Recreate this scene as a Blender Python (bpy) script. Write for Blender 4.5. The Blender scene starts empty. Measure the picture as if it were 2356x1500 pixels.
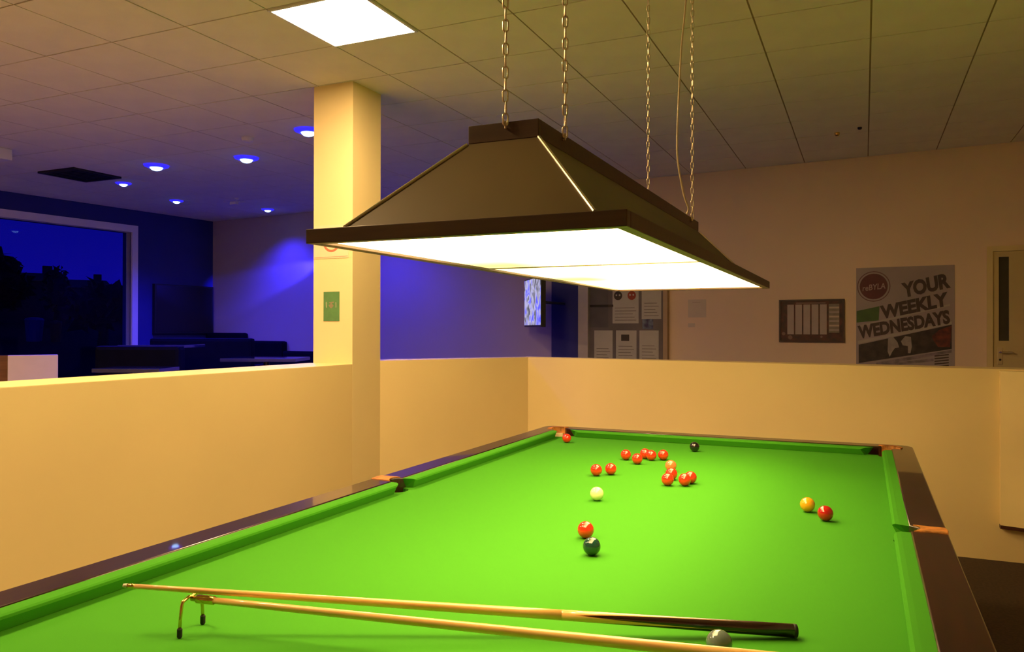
import bpy, bmesh, math, random
from mathutils import Vector, Matrix
from math import sin, cos, pi, radians, sqrt, atan2

random.seed(7)
SC = bpy.context.scene
COL = SC.collection

# ---------------------------------------------------------------- camera
cam_d = bpy.data.cameras.new('camera')
cam_d.sensor_width = 36.0
cam_d.lens = 27.42
cam_d.clip_start = 0.05
cam_d.clip_end = 300
cam = bpy.data.objects.new('camera', cam_d)
COL.objects.link(cam)
cam.matrix_world = Matrix.Translation((0.807, -2.721, 1.52)) @ Matrix.Rotation(0.4241, 4, 'Z') @ \
    Matrix.Rotation(pi / 2 + 0.00413, 4, 'X') @ Matrix.Rotation(0.00173, 4, 'Z')
SC.camera = cam

# ---------------------------------------------------------------- world, lights, exposure
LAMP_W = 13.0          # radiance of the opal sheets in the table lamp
PANEL_W = 75.0         # radiance of the ceiling panels
WARM = (1.0, 0.72, 0.33)
W = bpy.data.worlds.new('dusk_sky')
SC.world = W
W.use_nodes = True
wn = W.node_tree.nodes
wl = W.node_tree.links
wn.clear()
wo = wn.new('ShaderNodeOutputWorld')
wb = wn.new('ShaderNodeBackground')
wr = wn.new('ShaderNodeValToRGB')
wt = wn.new('ShaderNodeTexCoord')
ws = wn.new('ShaderNodeSeparateXYZ')
wl.new(wt.outputs['Generated'], ws.inputs[0])
wl.new(ws.outputs['Z'], wr.inputs[0])
wr.color_ramp.elements[0].position = 0.0
wr.color_ramp.elements[0].color = (0.0040, 0.0020, 0.26, 1)
wr.color_ramp.elements[1].position = 0.22
wr.color_ramp.elements[1].color = (0.0010, 0.0020, 0.12, 1)
wl.new(wr.outputs[0], wb.inputs['Color'])
wb.inputs['Strength'].default_value = 1.0
wl.new(wb.outputs[0], wo.inputs['Surface'])

SC.view_settings.view_transform = 'Standard'
SC.view_settings.look = 'None'
SC.view_settings.gamma = 1.0
SC.view_settings.use_curve_mapping = False
SC.view_settings.exposure = 0.12
SC.cycles.use_denoising = True
SC.cycles.max_bounces = 10
SC.cycles.diffuse_bounces = 6
SC.cycles.sample_clamp_indirect = 6.0

# ---------------------------------------------------------------- materials
MATS = {}
def mat(name, col, rough=0.6, metal=0.0, coat=0.0, coat_rough=0.05, noise=0.0, nscale=8.0, bump=0.0,
        bscale=60.0, emit=None, estr=0.0, spec=0.5, col2=None):
    if name in MATS: return MATS[name]
    m = bpy.data.materials.new(name); m.use_nodes = True
    nt = m.node_tree; n = nt.nodes; l = nt.links
    b = n['Principled BSDF']
    b.inputs['Base Color'].default_value = (*col, 1)
    b.inputs['Roughness'].default_value = rough
    b.inputs['Metallic'].default_value = metal
    b.inputs['Coat Weight'].default_value = coat
    b.inputs['Coat Roughness'].default_value = coat_rough
    b.inputs['Specular IOR Level'].default_value = spec
    if emit:
        b.inputs['Emission Color'].default_value = (*emit, 1)
        b.inputs['Emission Strength'].default_value = estr
    tc = n.new('ShaderNodeTexCoord')
    if noise > 0:
        t = n.new('ShaderNodeTexNoise'); t.inputs['Scale'].default_value = nscale
        t.inputs['Detail'].default_value = 5
        l.new(tc.outputs['Object'], t.inputs['Vector'])
        r = n.new('ShaderNodeValToRGB')
        c2 = col2 if col2 else tuple(max(0, c * (1 - noise)) for c in col)
        r.color_ramp.elements[0].position = 0.35; r.color_ramp.elements[0].color = (*c2, 1)
        r.color_ramp.elements[1].position = 0.65; r.color_ramp.elements[1].color = (*col, 1)
        l.new(t.outputs['Fac'], r.inputs['Fac']); l.new(r.outputs['Color'], b.inputs['Base Color'])
    if bump > 0:
        t = n.new('ShaderNodeTexNoise'); t.inputs['Scale'].default_value = bscale
        t.inputs['Detail'].default_value = 3
        l.new(tc.outputs['Object'], t.inputs['Vector'])
        bp = n.new('ShaderNodeBump'); bp.inputs['Strength'].default_value = bump
        bp.inputs['Distance'].default_value = 0.002
        l.new(t.outputs['Fac'], bp.inputs['Height']); l.new(bp.outputs['Normal'], b.inputs['Normal'])
    MATS[name] = m
    return m

def wood(name, c1, c2, rough=0.35, coat=0.0, scale=(1.5, 22, 22), coat_rough=0.05):
    if name in MATS: return MATS[name]
    m = bpy.data.materials.new(name); m.use_nodes = True
    n = m.node_tree.nodes; l = m.node_tree.links; b = n['Principled BSDF']
    tc = n.new('ShaderNodeTexCoord'); mp = n.new('ShaderNodeMapping'); mp.inputs['Scale'].default_value = scale
    t = n.new('ShaderNodeTexNoise'); t.inputs['Scale'].default_value = 3; t.inputs['Detail'].default_value = 6
    r = n.new('ShaderNodeValToRGB')
    r.color_ramp.elements[0].position = 0.3; r.color_ramp.elements[0].color = (*c1, 1)
    r.color_ramp.elements[1].position = 0.7; r.color_ramp.elements[1].color = (*c2, 1)
    l.new(tc.outputs['Object'], mp.inputs[0]); l.new(mp.outputs[0], t.inputs['Vector'])
    l.new(t.outputs['Fac'], r.inputs[0]); l.new(r.outputs[0], b.inputs['Base Color'])
    b.inputs['Roughness'].default_value = rough
    b.inputs['Coat Weight'].default_value = coat; b.inputs['Coat Roughness'].default_value = coat_rough
    MATS[name] = m
    return m

def glass(name, tint=(0.9, 0.95, 1.0), rough=0.0, ior=1.45):
    m = bpy.data.materials.new(name); m.use_nodes = True
    n = m.node_tree.nodes; l = m.node_tree.links
    n.remove(n['Principled BSDF'])
    o = n['Material Output']; tr = n.new('ShaderNodeBsdfTransparent'); gl = n.new('ShaderNodeBsdfGlossy')
    fr = n.new('ShaderNodeFresnel'); mx = n.new('ShaderNodeMixShader')
    fr.inputs['IOR'].default_value = ior
    tr.inputs[0].default_value = (*tint, 1); gl.inputs['Roughness'].default_value = rough
    l.new(fr.outputs[0], mx.inputs[0]); l.new(tr.outputs[0], mx.inputs[1]); l.new(gl.outputs[0], mx.inputs[2])
    l.new(mx.outputs[0], o.inputs['Surface'])
    return m

PART = mat('cream_partition_paint', (0.90, 0.73, 0.36), 0.5, noise=0.05, nscale=1.3, bump=0.08, bscale=90)
PILL = mat('cream_pillar_paint', (0.90, 0.75, 0.40), 0.5, noise=0.04, nscale=2, bump=0.08, bscale=90)
FARW = mat('beige_wall_paint', (0.92, 0.72, 0.54), 0.7, noise=0.05, nscale=1.0, bump=0.08, bscale=90)
NAVY = mat('navy_wall_paint', (0.030, 0.035, 0.20), 0.6, noise=0.1, nscale=2)
DARKB = mat('deep_blue_wall_paint', (0.016, 0.022, 0.22), 0.6, noise=0.1, nscale=2)
TILE = mat('mineral_ceiling_tile', (0.86, 0.85, 0.68), 0.9, noise=0.05, nscale=4, bump=0.25, bscale=120)
GRID = mat('ceiling_grid_shadow', (0.36, 0.28, 0.18), 0.8, noise=0.1)
WHITE = mat('white_paint', (0.80, 0.80, 0.78), 0.45, noise=0.03)
CARPET = mat('dark_brown_carpet', (0.075, 0.045, 0.022), 0.95, noise=0.35, nscale=60, bump=0.5, bscale=300)
LCARP = mat('dark_blue_lounge_floor', (0.03, 0.03, 0.07), 0.4, noise=0.3, nscale=30)
CLOTH = mat('green_baize', (0.056, 0.295, 0.014), 0.95, noise=0.04, nscale=500, bump=0.15, bscale=900, spec=0.15)
POCKCL = mat('dark_green_pocket_cloth', (0.012, 0.10, 0.012), 0.95, noise=0.2, spec=0.1)
RAILW = wood('polished_mahogany', (0.012, 0.003, 0.0015), (0.024, 0.005, 0.0025), 0.3, 0.5, (14, 1.2, 14), 0.03)
APRON = wood('mahogany_body', (0.045, 0.012, 0.006), (0.075, 0.022, 0.010), 0.4, 0.3)
LEATHER = mat('tan_pocket_leather', (0.62, 0.24, 0.055), 0.5, noise=0.55, nscale=35, bump=0.5, bscale=60)
PLEATHER = mat('pale_pocket_leather', (0.80, 0.62, 0.35), 0.5, noise=0.2, nscale=25)
NET = mat('white_cord_net', (0.7, 0.65, 0.45), 0.8, noise=0.1)
SHADE = mat('brown_black_shade_vinyl', (0.105, 0.072, 0.024), 0.5, noise=0.25, nscale=1.5)
FRAMEW = wood('dark_lamp_wood', (0.040, 0.018, 0.007), (0.062, 0.030, 0.012), 0.4, 0.0)
REFL = mat('white_reflector', (0.85, 0.80, 0.55), 0.7, noise=0.03)
ALU = mat('bare_aluminium', (0.72, 0.64, 0.50), 0.28, 1.0, noise=0.05)
STEEL = mat('zinc_plated_steel', (0.75, 0.66, 0.48), 0.3, 1.0, noise=0.1)
BRASS = mat('polished_brass', (0.75, 0.52, 0.14), 0.22, 1.0, noise=0.1)
CABLE = mat('cream_cable', (0.62, 0.52, 0.34), 0.5, noise=0.05)
BLACKP = mat('black_plastic', (0.012, 0.012, 0.014), 0.35, noise=0.1)
BLACKR = mat('black_rubber', (0.012, 0.014, 0.010), 0.7, noise=0.1)
SCREENOFF = mat('switched_off_screen', (0.008, 0.008, 0.009), 0.12, noise=0.1)
VINYL = mat('black_vinyl_upholstery', (0.003, 0.003, 0.014), 0.8, spec=0.08, noise=0.2)
GLOSSB = mat('gloss_dark_table_top', (0.03, 0.03, 0.10), 0.12, coat=1.0, noise=0.1)
PAPER = mat('white_paper', (0.78, 0.74, 0.72), 0.8, noise=0.05, nscale=12)
PAPER2 = mat('cream_paper', (0.66, 0.55, 0.44), 0.8, noise=0.05, nscale=12)
BOARDB = mat('grey_lilac_board', (0.26, 0.23, 0.26), 0.8, noise=0.25, nscale=3)
INK = mat('dark_ink', (0.06, 0.05, 0.05), 0.7, noise=0.1)
GREYINK = mat('grey_ink', (0.22, 0.19, 0.19), 0.7, noise=0.1)
WINGLASS = glass('window_glass', (0.85, 0.9, 1.0), ior=1.18)
CABGLASS = glass('cabinet_glass', (0.93, 0.94, 0.95))
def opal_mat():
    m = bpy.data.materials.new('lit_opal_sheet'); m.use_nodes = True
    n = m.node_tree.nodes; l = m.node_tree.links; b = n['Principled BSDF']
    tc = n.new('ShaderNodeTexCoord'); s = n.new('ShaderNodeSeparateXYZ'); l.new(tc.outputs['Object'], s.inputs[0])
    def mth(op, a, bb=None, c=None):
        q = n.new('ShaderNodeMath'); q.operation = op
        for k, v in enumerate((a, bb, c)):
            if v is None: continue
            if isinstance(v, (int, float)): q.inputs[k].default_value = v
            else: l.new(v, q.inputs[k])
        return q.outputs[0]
    # interior shading painted into the glow: dimmer at two places along the far side
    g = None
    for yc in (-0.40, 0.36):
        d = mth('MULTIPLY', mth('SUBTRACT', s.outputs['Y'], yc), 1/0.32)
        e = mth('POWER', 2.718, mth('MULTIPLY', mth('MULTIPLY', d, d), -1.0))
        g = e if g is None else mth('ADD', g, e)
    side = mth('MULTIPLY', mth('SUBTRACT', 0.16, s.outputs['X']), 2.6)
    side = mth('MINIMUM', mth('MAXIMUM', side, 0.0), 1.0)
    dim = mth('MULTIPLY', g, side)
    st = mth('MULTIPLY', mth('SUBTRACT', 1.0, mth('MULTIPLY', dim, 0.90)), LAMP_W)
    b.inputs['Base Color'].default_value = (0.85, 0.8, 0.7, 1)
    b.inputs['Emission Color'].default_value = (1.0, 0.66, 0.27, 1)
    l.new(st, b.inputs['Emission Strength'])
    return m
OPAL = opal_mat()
PANEL = mat('lit_panel_diffuser', (1, 1, 1), 0.5, emit=(1.0, 0.64, 0.30), estr=PANEL_W)
BLED = mat('lit_blue_led_lens', (0.5, 0.6, 1), 0.5, emit=(0.30, 0.55, 1.0), estr=9.0)
BRIM = mat('blue_halo_rim', (0.1, 0.1, 1), 0.5, emit=(0.020, 0.014, 1.0), estr=1.3)  # halo round the lens, put on the bezel as a blue glow

# ---------------------------------------------------------------- mesh helpers
def link(o): COL.objects.link(o); return o

def obj(name, bm, m=None, parent=None, smooth=False, mw=None, kind=None, label=None):
    me = bpy.data.meshes.new(name)
    bmesh.ops.recalc_face_normals(bm, faces=bm.faces)
    bm.to_mesh(me); bm.free()
    if m: me.materials.append(m)
    if smooth:
        for p in me.polygons: p.use_smooth = True
    o = bpy.data.objects.new(name, me); link(o)
    if parent: o.parent = parent
    if mw is not None: o.matrix_world = mw
    if kind: o['kind'] = kind
    if label: o['label'] = label
    return o

def inst(name, me, parent=None, loc=None, mw=None):
    o = bpy.data.objects.new(name, me); link(o)
    if parent: o.parent = parent
    if loc is not None: o.location = loc
    if mw is not None: o.matrix_basis = mw
    return o

def thing(name, label, cat, mw=None, loc=None, group=None):
    o = bpy.data.objects.new(name, None); link(o)
    o.empty_display_size = 0.1
    if mw is not None: o.matrix_world = mw
    if loc is not None: o.location = loc
    o['label'] = label; o['category'] = cat
    if group: o['group'] = group
    return o

def tag(o, label, cat, group=None):
    o['label'] = label; o['category'] = cat
    if group: o['group'] = group
    return o

def box(bm, x0, x1, y0, y1, z0, z1, bev=0.0, M=None):
    v = [bm.verts.new(p) for p in ((x0,y0,z0),(x1,y0,z0),(x1,y1,z0),(x0,y1,z0),(x0,y0,z1),(x1,y0,z1),(x1,y1,z1),(x0,y1,z1))]
    fs = [bm.faces.new([v[i] for i in f]) for f in ((0,3,2,1),(4,5,6,7),(0,1,5,4),(1,2,6,5),(2,3,7,6),(3,0,4,7))]
    if bev > 0:
        es = list({e for f in fs for e in f.edges})
        r = bmesh.ops.bevel(bm, geom=es, offset=bev, segments=2, affect='EDGES', profile=0.6)
        vs = list({x for f in r['faces'] for x in f.verts} | {x for x in v if x.is_valid})
    else: vs = v
    if M is not None: bmesh.ops.transform(bm, matrix=M, verts=[x for x in vs if x.is_valid])
    return bm

def B(*a, **k):
    return box(bmesh.new(), *a, **k)

def prism(pts, z0, z1, bm=None, bev=0.0):
    bm = bm or bmesh.new()
    lo = [bm.verts.new((x, y, z0)) for x, y in pts]
    hi = [bm.verts.new((x, y, z1)) for x, y in pts]
    n = len(pts)
    bm.faces.new(list(reversed(lo))); top = bm.faces.new(hi)
    for i in range(n):
        bm.faces.new((lo[i], lo[(i+1) % n], hi[(i+1) % n], hi[i]))
    if bev > 0:
        bmesh.ops.bevel(bm, geom=list(top.edges), offset=bev, segments=3, affect='EDGES', profile=0.5)
    return bm

def tube(pts, r, seg=10, bm=None, radii=None, cap=True):
    bm = bm or bmesh.new()
    pts = [Vector(p) for p in pts]
    rings = []
    up = None
    for i, p in enumerate(pts):
        d = (pts[min(i+1, len(pts)-1)] - pts[max(i-1, 0)]).normalized()
        if up is None:
            up = Vector((0, 0, 1)) if abs(d.z) < 0.9 else Vector((1, 0, 0))
        a = d.cross(up).normalized(); up = a.cross(d).normalized()
        rr = radii[i] if radii else r
        rings.append([bm.verts.new(p + a * rr * cos(2*pi*k/seg) + up * rr * sin(2*pi*k/seg)) for k in range(seg)])
    for A, Bq in zip(rings, rings[1:]):
        for k in range(seg):
            bm.faces.new((A[k], A[(k+1) % seg], Bq[(k+1) % seg], Bq[k]))
    if cap:
        bm.faces.new(list(reversed(rings[0]))); bm.faces.new(rings[-1])
    return bm

def lathe(prof, seg=24, bm=None):       # profile of (radius, z), closed with caps
    bm = bm or bmesh.new()
    rings = [[bm.verts.new((r*cos(2*pi*k/seg), r*sin(2*pi*k/seg), z)) for k in range(seg)] for r, z in prof]
    for A, Bq in zip(rings, rings[1:]):
        for k in range(seg):
            bm.faces.new((A[k], A[(k+1) % seg], Bq[(k+1) % seg], Bq[k]))
    bm.faces.new(list(reversed(rings[0]))); bm.faces.new(rings[-1])
    return bm

def torus_link(L, Wd, r, seg=14, ts=6):
    """one stadium shaped chain link, long axis z, centred"""
    bm = bmesh.new(); R = Wd/2 - r; h = L/2 - r - R
    path = []
    for k in range(seg):
        a = 2*pi*k/seg
        path.append(Vector((R*cos(a), 0, R*sin(a) + (h if sin(a) >= 0 else -h))))
    rings = []
    for i, p in enumerate(path):
        d = (path[(i+1) % seg] - path[i-1]).normalized(); s = Vector((0, 1, 0)); q = d.cross(s)
        rings.append([bm.verts.new(p + s*r*cos(2*pi*k/ts) + q*r*sin(2*pi*k/ts)) for k in range(ts)])
    for i in range(seg):
        A, Bq = rings[i], rings[(i+1) % seg]
        for k in range(ts): bm.faces.new((A[k], A[(k+1) % ts], Bq[(k+1) % ts], Bq[k]))
    return bm

def arc(cx, cy, r, a0, a1, n=8):
    return [(cx + r*cos(radians(a0 + (a1-a0)*i/n)), cy + r*sin(radians(a0 + (a1-a0)*i/n))) for i in range(n+1)]

def text_mesh(name, s, w, h, m, parent, loc=(0, 0, 0), rot=0.0, shear=0.0, bold=0.0):
    c = bpy.data.curves.new(name, 'FONT'); c.body = s; c.offset = bold; c.shear = shear
    c.align_x = 'CENTER'; c.align_y = 'CENTER'; c.resolution_u = 3
    to = bpy.data.objects.new('t', c); link(to)
    bpy.context.view_layer.update()
    me = bpy.data.meshes.new_from_object(to)
    bpy.data.objects.remove(to)
    xs = [v.co.x for v in me.vertices]; ys = [v.co.y for v in me.vertices]
    sx = w/(max(xs)-min(xs)); sy = h/(max(ys)-min(ys))
    cx = (max(xs)+min(xs))/2; cy = (max(ys)+min(ys))/2
    for v in me.vertices: v.co = Vector(((v.co.x-cx)*sx, (v.co.y-cy)*sy, 0))
    me.materials.clear(); me.materials.append(m)
    o = bpy.data.objects.new(name, me); link(o); o.parent = parent
    o.matrix_basis = Matrix.Translation(loc) @ Matrix.Rotation(rot, 4, 'Z')
    return o

def poly(name, pts, z, m, parent, th=0.0006):
    return obj(name, prism(pts, z-th, z), m, parent)

def basis(xa, za, org):                  # local x along the wall, y up, z out of the wall
    M = Matrix.Identity(4); y = Vector((0, 0, 1))
    for i in range(3): M[i][0] = xa[i]; M[i][1] = y[i]; M[i][2] = za[i]; M[i][3] = org[i]
    return M

# ---------------------------------------------------------------- room frame
CZ = 3.259
A = Vector((-8.836, 6.822, 0)); T = Vector((2.149+8.836, 5.758-6.822, 0)).normalized()
N = Vector((-T.y, T.x, 0))               # points away from the room through the far wall
def far_m(s, z, off=0.0): return basis(T, -N, A + T*s - N*off + Vector((0, 0, z)))
def left_m(s, z, off=0.0): return basis(N, T, A + N*s + T*off + Vector((0, 0, z)))
SR, SB = 12.4, 12.2                      # extent along the far wall and towards the back
cA, cB, cC, cD = A, A + T*SR, A + T*SR - N*SB, A - N*SB
def P2(s, d): q = A + T*s - N*d; return (q.x, q.y)

def struct(name, bm, m, **k):
    o = obj(name, bm, m, **k); o['kind'] = 'structure'; return o

struct('floor', prism([P2(-0.2, -0.2), P2(SR+0.2, -0.2), P2(SR+0.2, SB+0.2), P2(-0.2, SB+0.2)], -0.1, 0.0), CARPET)
# lounge and corridor floor one step higher, outside the enclosure
PX0, PX1 = -2.83, -2.461
BOUNCE = mat('pale_bounce_floor', (0.50, 0.38, 0.26), 0.4, noise=0.2, nscale=6)  # unseen floor made pale to bounce warm light onto the ceiling
struct('floor_walkway', prism([P2(0, SB), (PX0, -5.0), (PX0, 1.2), P2(0, 5.6)], 0.0, 0.30), BOUNCE)
struct('floor_raised', prism([P2(0, 5.6), (PX0, 1.2), (PX0, 2.2), (-2.0, 3.45), (3.28, 3.45), (3.28, 5.6), P2(0, 0)], 0.0, 0.30), LCARP)
struct('wall_far', prism([P2(6.37, 0), P2(SR+0.2, 0), P2(SR+0.2, -0.2), P2(6.37, -0.2)], 0, CZ+0.1), FARW)
struct('wall_lounge', prism([P2(-0.2, 0), P2(6.37, 0), P2(6.37, -0.2), P2(-0.2, -0.2)], 0, CZ+0.1), mat('wall_in_dim_blue_light', (0.50, 0.42, 0.46), 0.7, noise=0.05, nscale=1.0, bump=0.08, bscale=90))  # same wall as wall_far; its dimmer, bluer light is put into the colour
struct('wall_right', prism([P2(SR, 0), P2(SR, SB), P2(SR+0.2, SB), P2(SR+0.2, 0)], 0, CZ+0.1), FARW)
struct('wall_back', prism([P2(-0.2, SB), P2(SR+0.2, SB), P2(SR+0.2, SB+0.2), P2(-0.2, SB+0.2)], 0, CZ+0.1), FARW)
# left wall with the window opening (d measured from the far corner)
WD0, WD1, WZ0, WZ1 = 1.44, 5.6, 0.82, 2.93
bm = bmesh.new()
for d0, d1, z0, z1 in ((-0.2, WD0, 0, CZ+0.1), (WD1, SB+0.2, 0, CZ+0.1), (WD0, WD1, 0, WZ0), (WD0, WD1, WZ1, CZ+0.1)):
    prism([P2(0, d0), P2(0, d1), P2(-0.2, d1), P2(-0.2, d0)], z0, z1, bm)
struct('wall_left', bm, DARKB)

# window: frame round the opening, mullion and pane
LW = left_m(-WD1, WZ0)
wlen, wh = WD1-WD0, WZ1-WZ0
win = bpy.data.objects.new('window_1', None); link(win); win.matrix_world = LW; win['kind'] = 'structure'
win['label'] = 'wide window onto the dusk hillside in the blue wall'; win['category'] = 'window'
TRIMW = mat('white_window_frame', (0.75, 0.72, 0.80), 0.4, noise=0.03)
bm = bmesh.new()
box(bm, -0.09, wlen+0.09, wh, wh+0.10, -0.12, 0.03); box(bm, -0.09, wlen+0.09, -0.08, 0, -0.12, 0.05)
box(bm, -0.09, 0, 0, wh, -0.12, 0.03); box(bm, wlen, wlen+0.09, 0, wh, -0.12, 0.03)
obj('window_frame', bm, TRIMW, win)
obj('window_pane', B(0, wlen, 0, wh, -0.105, -0.10), WINGLASS, win)

# ---------------------------------------------------------------- ceiling: backing slab and every tile
ceil = struct('ceiling', prism([P2(-0.2, -0.2), P2(SR+0.2, -0.2), P2(SR+0.2, SB+0.2), P2(-0.2, SB+0.2)], CZ+0.005, CZ+0.12), GRID)
GX, GY, GS = -3.957, 0.589, 0.6
def clip(pts, halves):
    for nx, ny, c in halves:
        out = []
        for i in range(len(pts)):
            p, q = pts[i-1], pts[i]
            dp = nx*p[0]+ny*p[1]-c; dq = nx*q[0]+ny*q[1]-c
            if (dp <= 0) != (dq <= 0):
                t = dp/(dp-dq); out.append((p[0]+t*(q[0]-p[0]), p[1]+t*(q[1]-p[1])))
            if dq <= 0: out.append(q)
        pts = out
        if len(pts) < 3: return []
    return pts
halves = []
for P, nn, e in ((cA, N, 0.0), (cA, -T, 0.0), (cC, T, 0.0), (cC, -N, 0.0)):
    halves.append((nn.x, nn.y, nn.dot(P) - 0.012))
PANELS = [(3, 0), (-1, -3), (3, -4)]       # cells that hold a light panel
VENT = (-6, 4)
ci = cam.matrix_world.inverted()
def in_view(x, y):
    for dx in (-.3, .3):
        for dy in (-.3, .3):
            q = ci @ Vector((x+dx, y+dy, CZ))
            if q.z < -0.3:
                u = q.x/-q.z*27.42/18; v = q.y/-q.z*27.42/18
                if abs(u) < 1.03 and abs(v) < 0.68: return True
    return False
g = 0.005
bmt = prism([(-.3+g, -.3+g), (.3-g, -.3+g), (.3-g, .3-g), (-.3+g, .3-g)], -0.0, 0.0051)
tile_me = None
rest = bmesh.new(); ntile = 0
for i in range(-16, 16):
    for j in range(-14, 14):
        cx = GX + GS*(i+.5); cy = GY + GS*(j+.5)
        if (i, j) in PANELS or (i, j) == VENT: continue
        h = .3-g
        sq = [(cx-h, cy-h), (cx+h, cy-h), (cx+h, cy+h), (cx-h, cy+h)]
        cp = clip(sq, halves)
        if not cp: continue
        # the pillar passes through the grid
        vis = in_view(cx, cy)
        whole = len(cp) == 4 and all(abs(a[0]-b[0])+abs(a[1]-b[1]) < 1e-6 for a, b in zip(sorted(cp), sorted(sq)))
        if vis and ntile < 298:
            ntile += 1
            if whole:
                if tile_me is None:
                    o = obj('ceiling_tile', bmt, TILE, ceil); tile_me = o.data
                else: o = inst('ceiling_tile', tile_me, ceil)
                o.location = (cx, cy, CZ + 0.0005*random.uniform(-1, 1))
            else: obj('ceiling_tile', prism(cp, CZ, CZ+0.0051), TILE, ceil)
        else: prism(cp, CZ, CZ+0.0051, rest)
o = obj('ceiling_tile_field', rest, TILE, ceil); o['kind'] = 'stuff'

def light_panel(i, j, label):
    cx = GX+GS*(i+.5); cy = GY+GS*(j+.5)
    t = thing('ceiling_light_panel', label, 'ceiling light', loc=(cx, cy, CZ-0.012))
    bm = bmesh.new()
    for a in ((-.297, .297, -.297, -.282), (-.297, .297, .282, .297), (-.297, -.282, -.282, .282), (.282, .297, -.282, .282)):
        box(bm, *a, 0, 0.022)
    obj('panel_frame', bm, WHITE, t)
    obj('diffuser', B(-.282, .282, -.282, .282, 0.002, 0.012), PANEL, t)
    return t
light_panel(3, 0, 'glowing square ceiling light panel nearest the chains of the table lamp')
light_panel(-1, -3, 'glowing square ceiling light panel over the back of the lounge')
light_panel(3, -4, 'glowing square ceiling light panel behind the near end of the table')

# ---------------------------------------------------------------- pillar and partitions
pil = struct('pillar', B(-2.80, PX1, 1.80, 2.145, 0, CZ), PILL)
bm = bmesh.new()
def slab(bm, pts, zt):       # pts with own top heights
    lo = [bm.verts.new((x, y, 0)) for x, y in pts]; hi = [bm.verts.new((x, y, z)) for (x, y), z in zip(pts, zt)]
    n = len(pts); bm.faces.new(list(reversed(lo))); bm.faces.new(hi)
    for i in range(n): bm.faces.new((lo[i], lo[(i+1) % n], hi[(i+1) % n], hi[i]))
    return bm
struct('partition_left', B(PX0, PX1, -4.9, 1.80, 0, 1.275, bev=0.004), PART)
struct('partition_corner', slab(bmesh.new(), [(-2.461, 2.145), (-1.758, 3.29), (-1.83, 3.42), (-2.80, 2.15)], [1.285]*4), PART)
struct('partition_right', slab(bmesh.new(), [(-1.758, 3.29), (1.622, 3.29), (3.28, 3.29), (3.28, 3.42), (-1.83, 3.42)], [1.287, 1.262, 1.262, 1.262, 1.287]), PART)
# boxed out panel on the right hand partition, with a brown strip under it
pp = thing('boxed_panel', 'brighter boxed-out cream panel with brown bottom strip at right end of partition', 'panel', loc=(2.45, 3.29, 0.2))
obj('panel_box', prism([(-0.83, -0.001), (-0.83, -0.046), (0.58, -0.435), (0.58, -0.001)], 0.045, 1.052), mat('brightened_cream_panel', (0.96, 0.78, 0.38), 0.5, noise=0.03), pp)  # stronger light on the panel put into a lighter colour and angled face
obj('bottom_strip', prism([(-0.832, -0.001), (-0.832, -0.048), (0.58, -0.437), (0.58, -0.001)], 0.022, 0.0445), APRON, pp, label='thin brown strip')
# stub partition in the lounge
st = thing('lounge_partition', 'short low cream partition with brown end beyond the left partition', 'partition',
           mw=Matrix.Translation((-6.30, 2.35, 0.3)) @ Matrix.Rotation(0.98, 4, 'Z'))
obj('cream_side', B(-0.41, 0, 0, 0.14, 0, 0.965, bev=0.004), mat('beige_partition_paint', (0.80, 0.66, 0.55), 0.6, noise=0.04), st)
obj('brown_end', B(-1.00, -0.4105, 0.02, 0.14, 0, 0.965), wood('brown_end_wood', (0.12, 0.045, 0.015), (0.2, 0.08, 0.03)), st, label='brown wooden end panel')

# ---------------------------------------------------------------- snooker table
BZ = 0.86; RZ = 0.902; HX, HY = 0.889, 1.7845; CW = 0.052; OX, OY = 1.035, 1.930
tb = thing('snooker_table', 'full-size snooker table with green cloth and polished dark wood rails', 'snooker table', loc=(0, 0, 0))
PKC = [(sx*(HX+0.028), sy*(HY+0.028)) for sx in (1, -1) for sy in (1, -1)]
def curve_prism(name, loops, z0, z1, m, parent, bev=0.0):
    c = bpy.data.curves.new(name, 'CURVE'); c.dimensions = '2D'; c.fill_mode = 'BOTH'
    c.extrude = (z1-z0)/2 - bev; c.bevel_depth = bev; c.bevel_resolution = 2
    for lp in loops:
        s = c.splines.new('POLY'); s.points.add(len(lp)-1); s.use_cyclic_u = True
        for p, (x, y) in zip(s.points, lp): p.co = (x, y, 0, 1)
    to = bpy.data.objects.new('t', c); link(to); bpy.context.view_layer.update()
    me = bpy.data.meshes.new_from_object(to); bpy.data.objects.remove(to)
    me.materials.clear(); me.materials.append(m)
    for v in me.vertices: v.co.z += (z0+z1)/2
    o = bpy.data.objects.new(name, me); link(o); o.parent = parent
    return o
rc = 0.046
def bite_loop(ix, iy, rm, rcn):
    cx, cy = HX+0.028, HY+0.028
    ea = math.degrees(math.asin(max(-1, min(1, (iy-cy)/rcn))))    # angle where the corner circle meets y=iy
    eb = math.degrees(math.acos(max(-1, min(1, (ix-cx)/rcn))))    # angle where it meets x=ix
    dm = math.degrees(math.acos(max(-1, min(1, (ix-0.925)/rm))))
    # top right corner: traverse ccw loop: come up right side at x=ix, go round outside, leave along y=iy
    tr = arc(cx, cy, rcn, -eb, 180-ea, 16)
    P = arc(0.925, 0, rm, -dm, dm, 10) + tr
    P += [(-x, y) for x, y in reversed(tr)] + [(-x, y) for x, y in reversed(arc(0.925, 0, rm, -dm, dm, 10))]
    P += [(-x, -y) for x, y in tr] + [(x, -y) for x, y in reversed(tr)]
    return P
outer = arc(OX-0.06, OY-0.06, 0.06, 0, 90, 8) + arc(-OX+0.06, OY-0.06, 0.06, 90, 180, 8) + \
        arc(-OX+0.06, -OY+0.06, 0.06, 180, 270, 8) + arc(OX-0.06, -OY+0.06, 0.06, 270, 360, 8)
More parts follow.
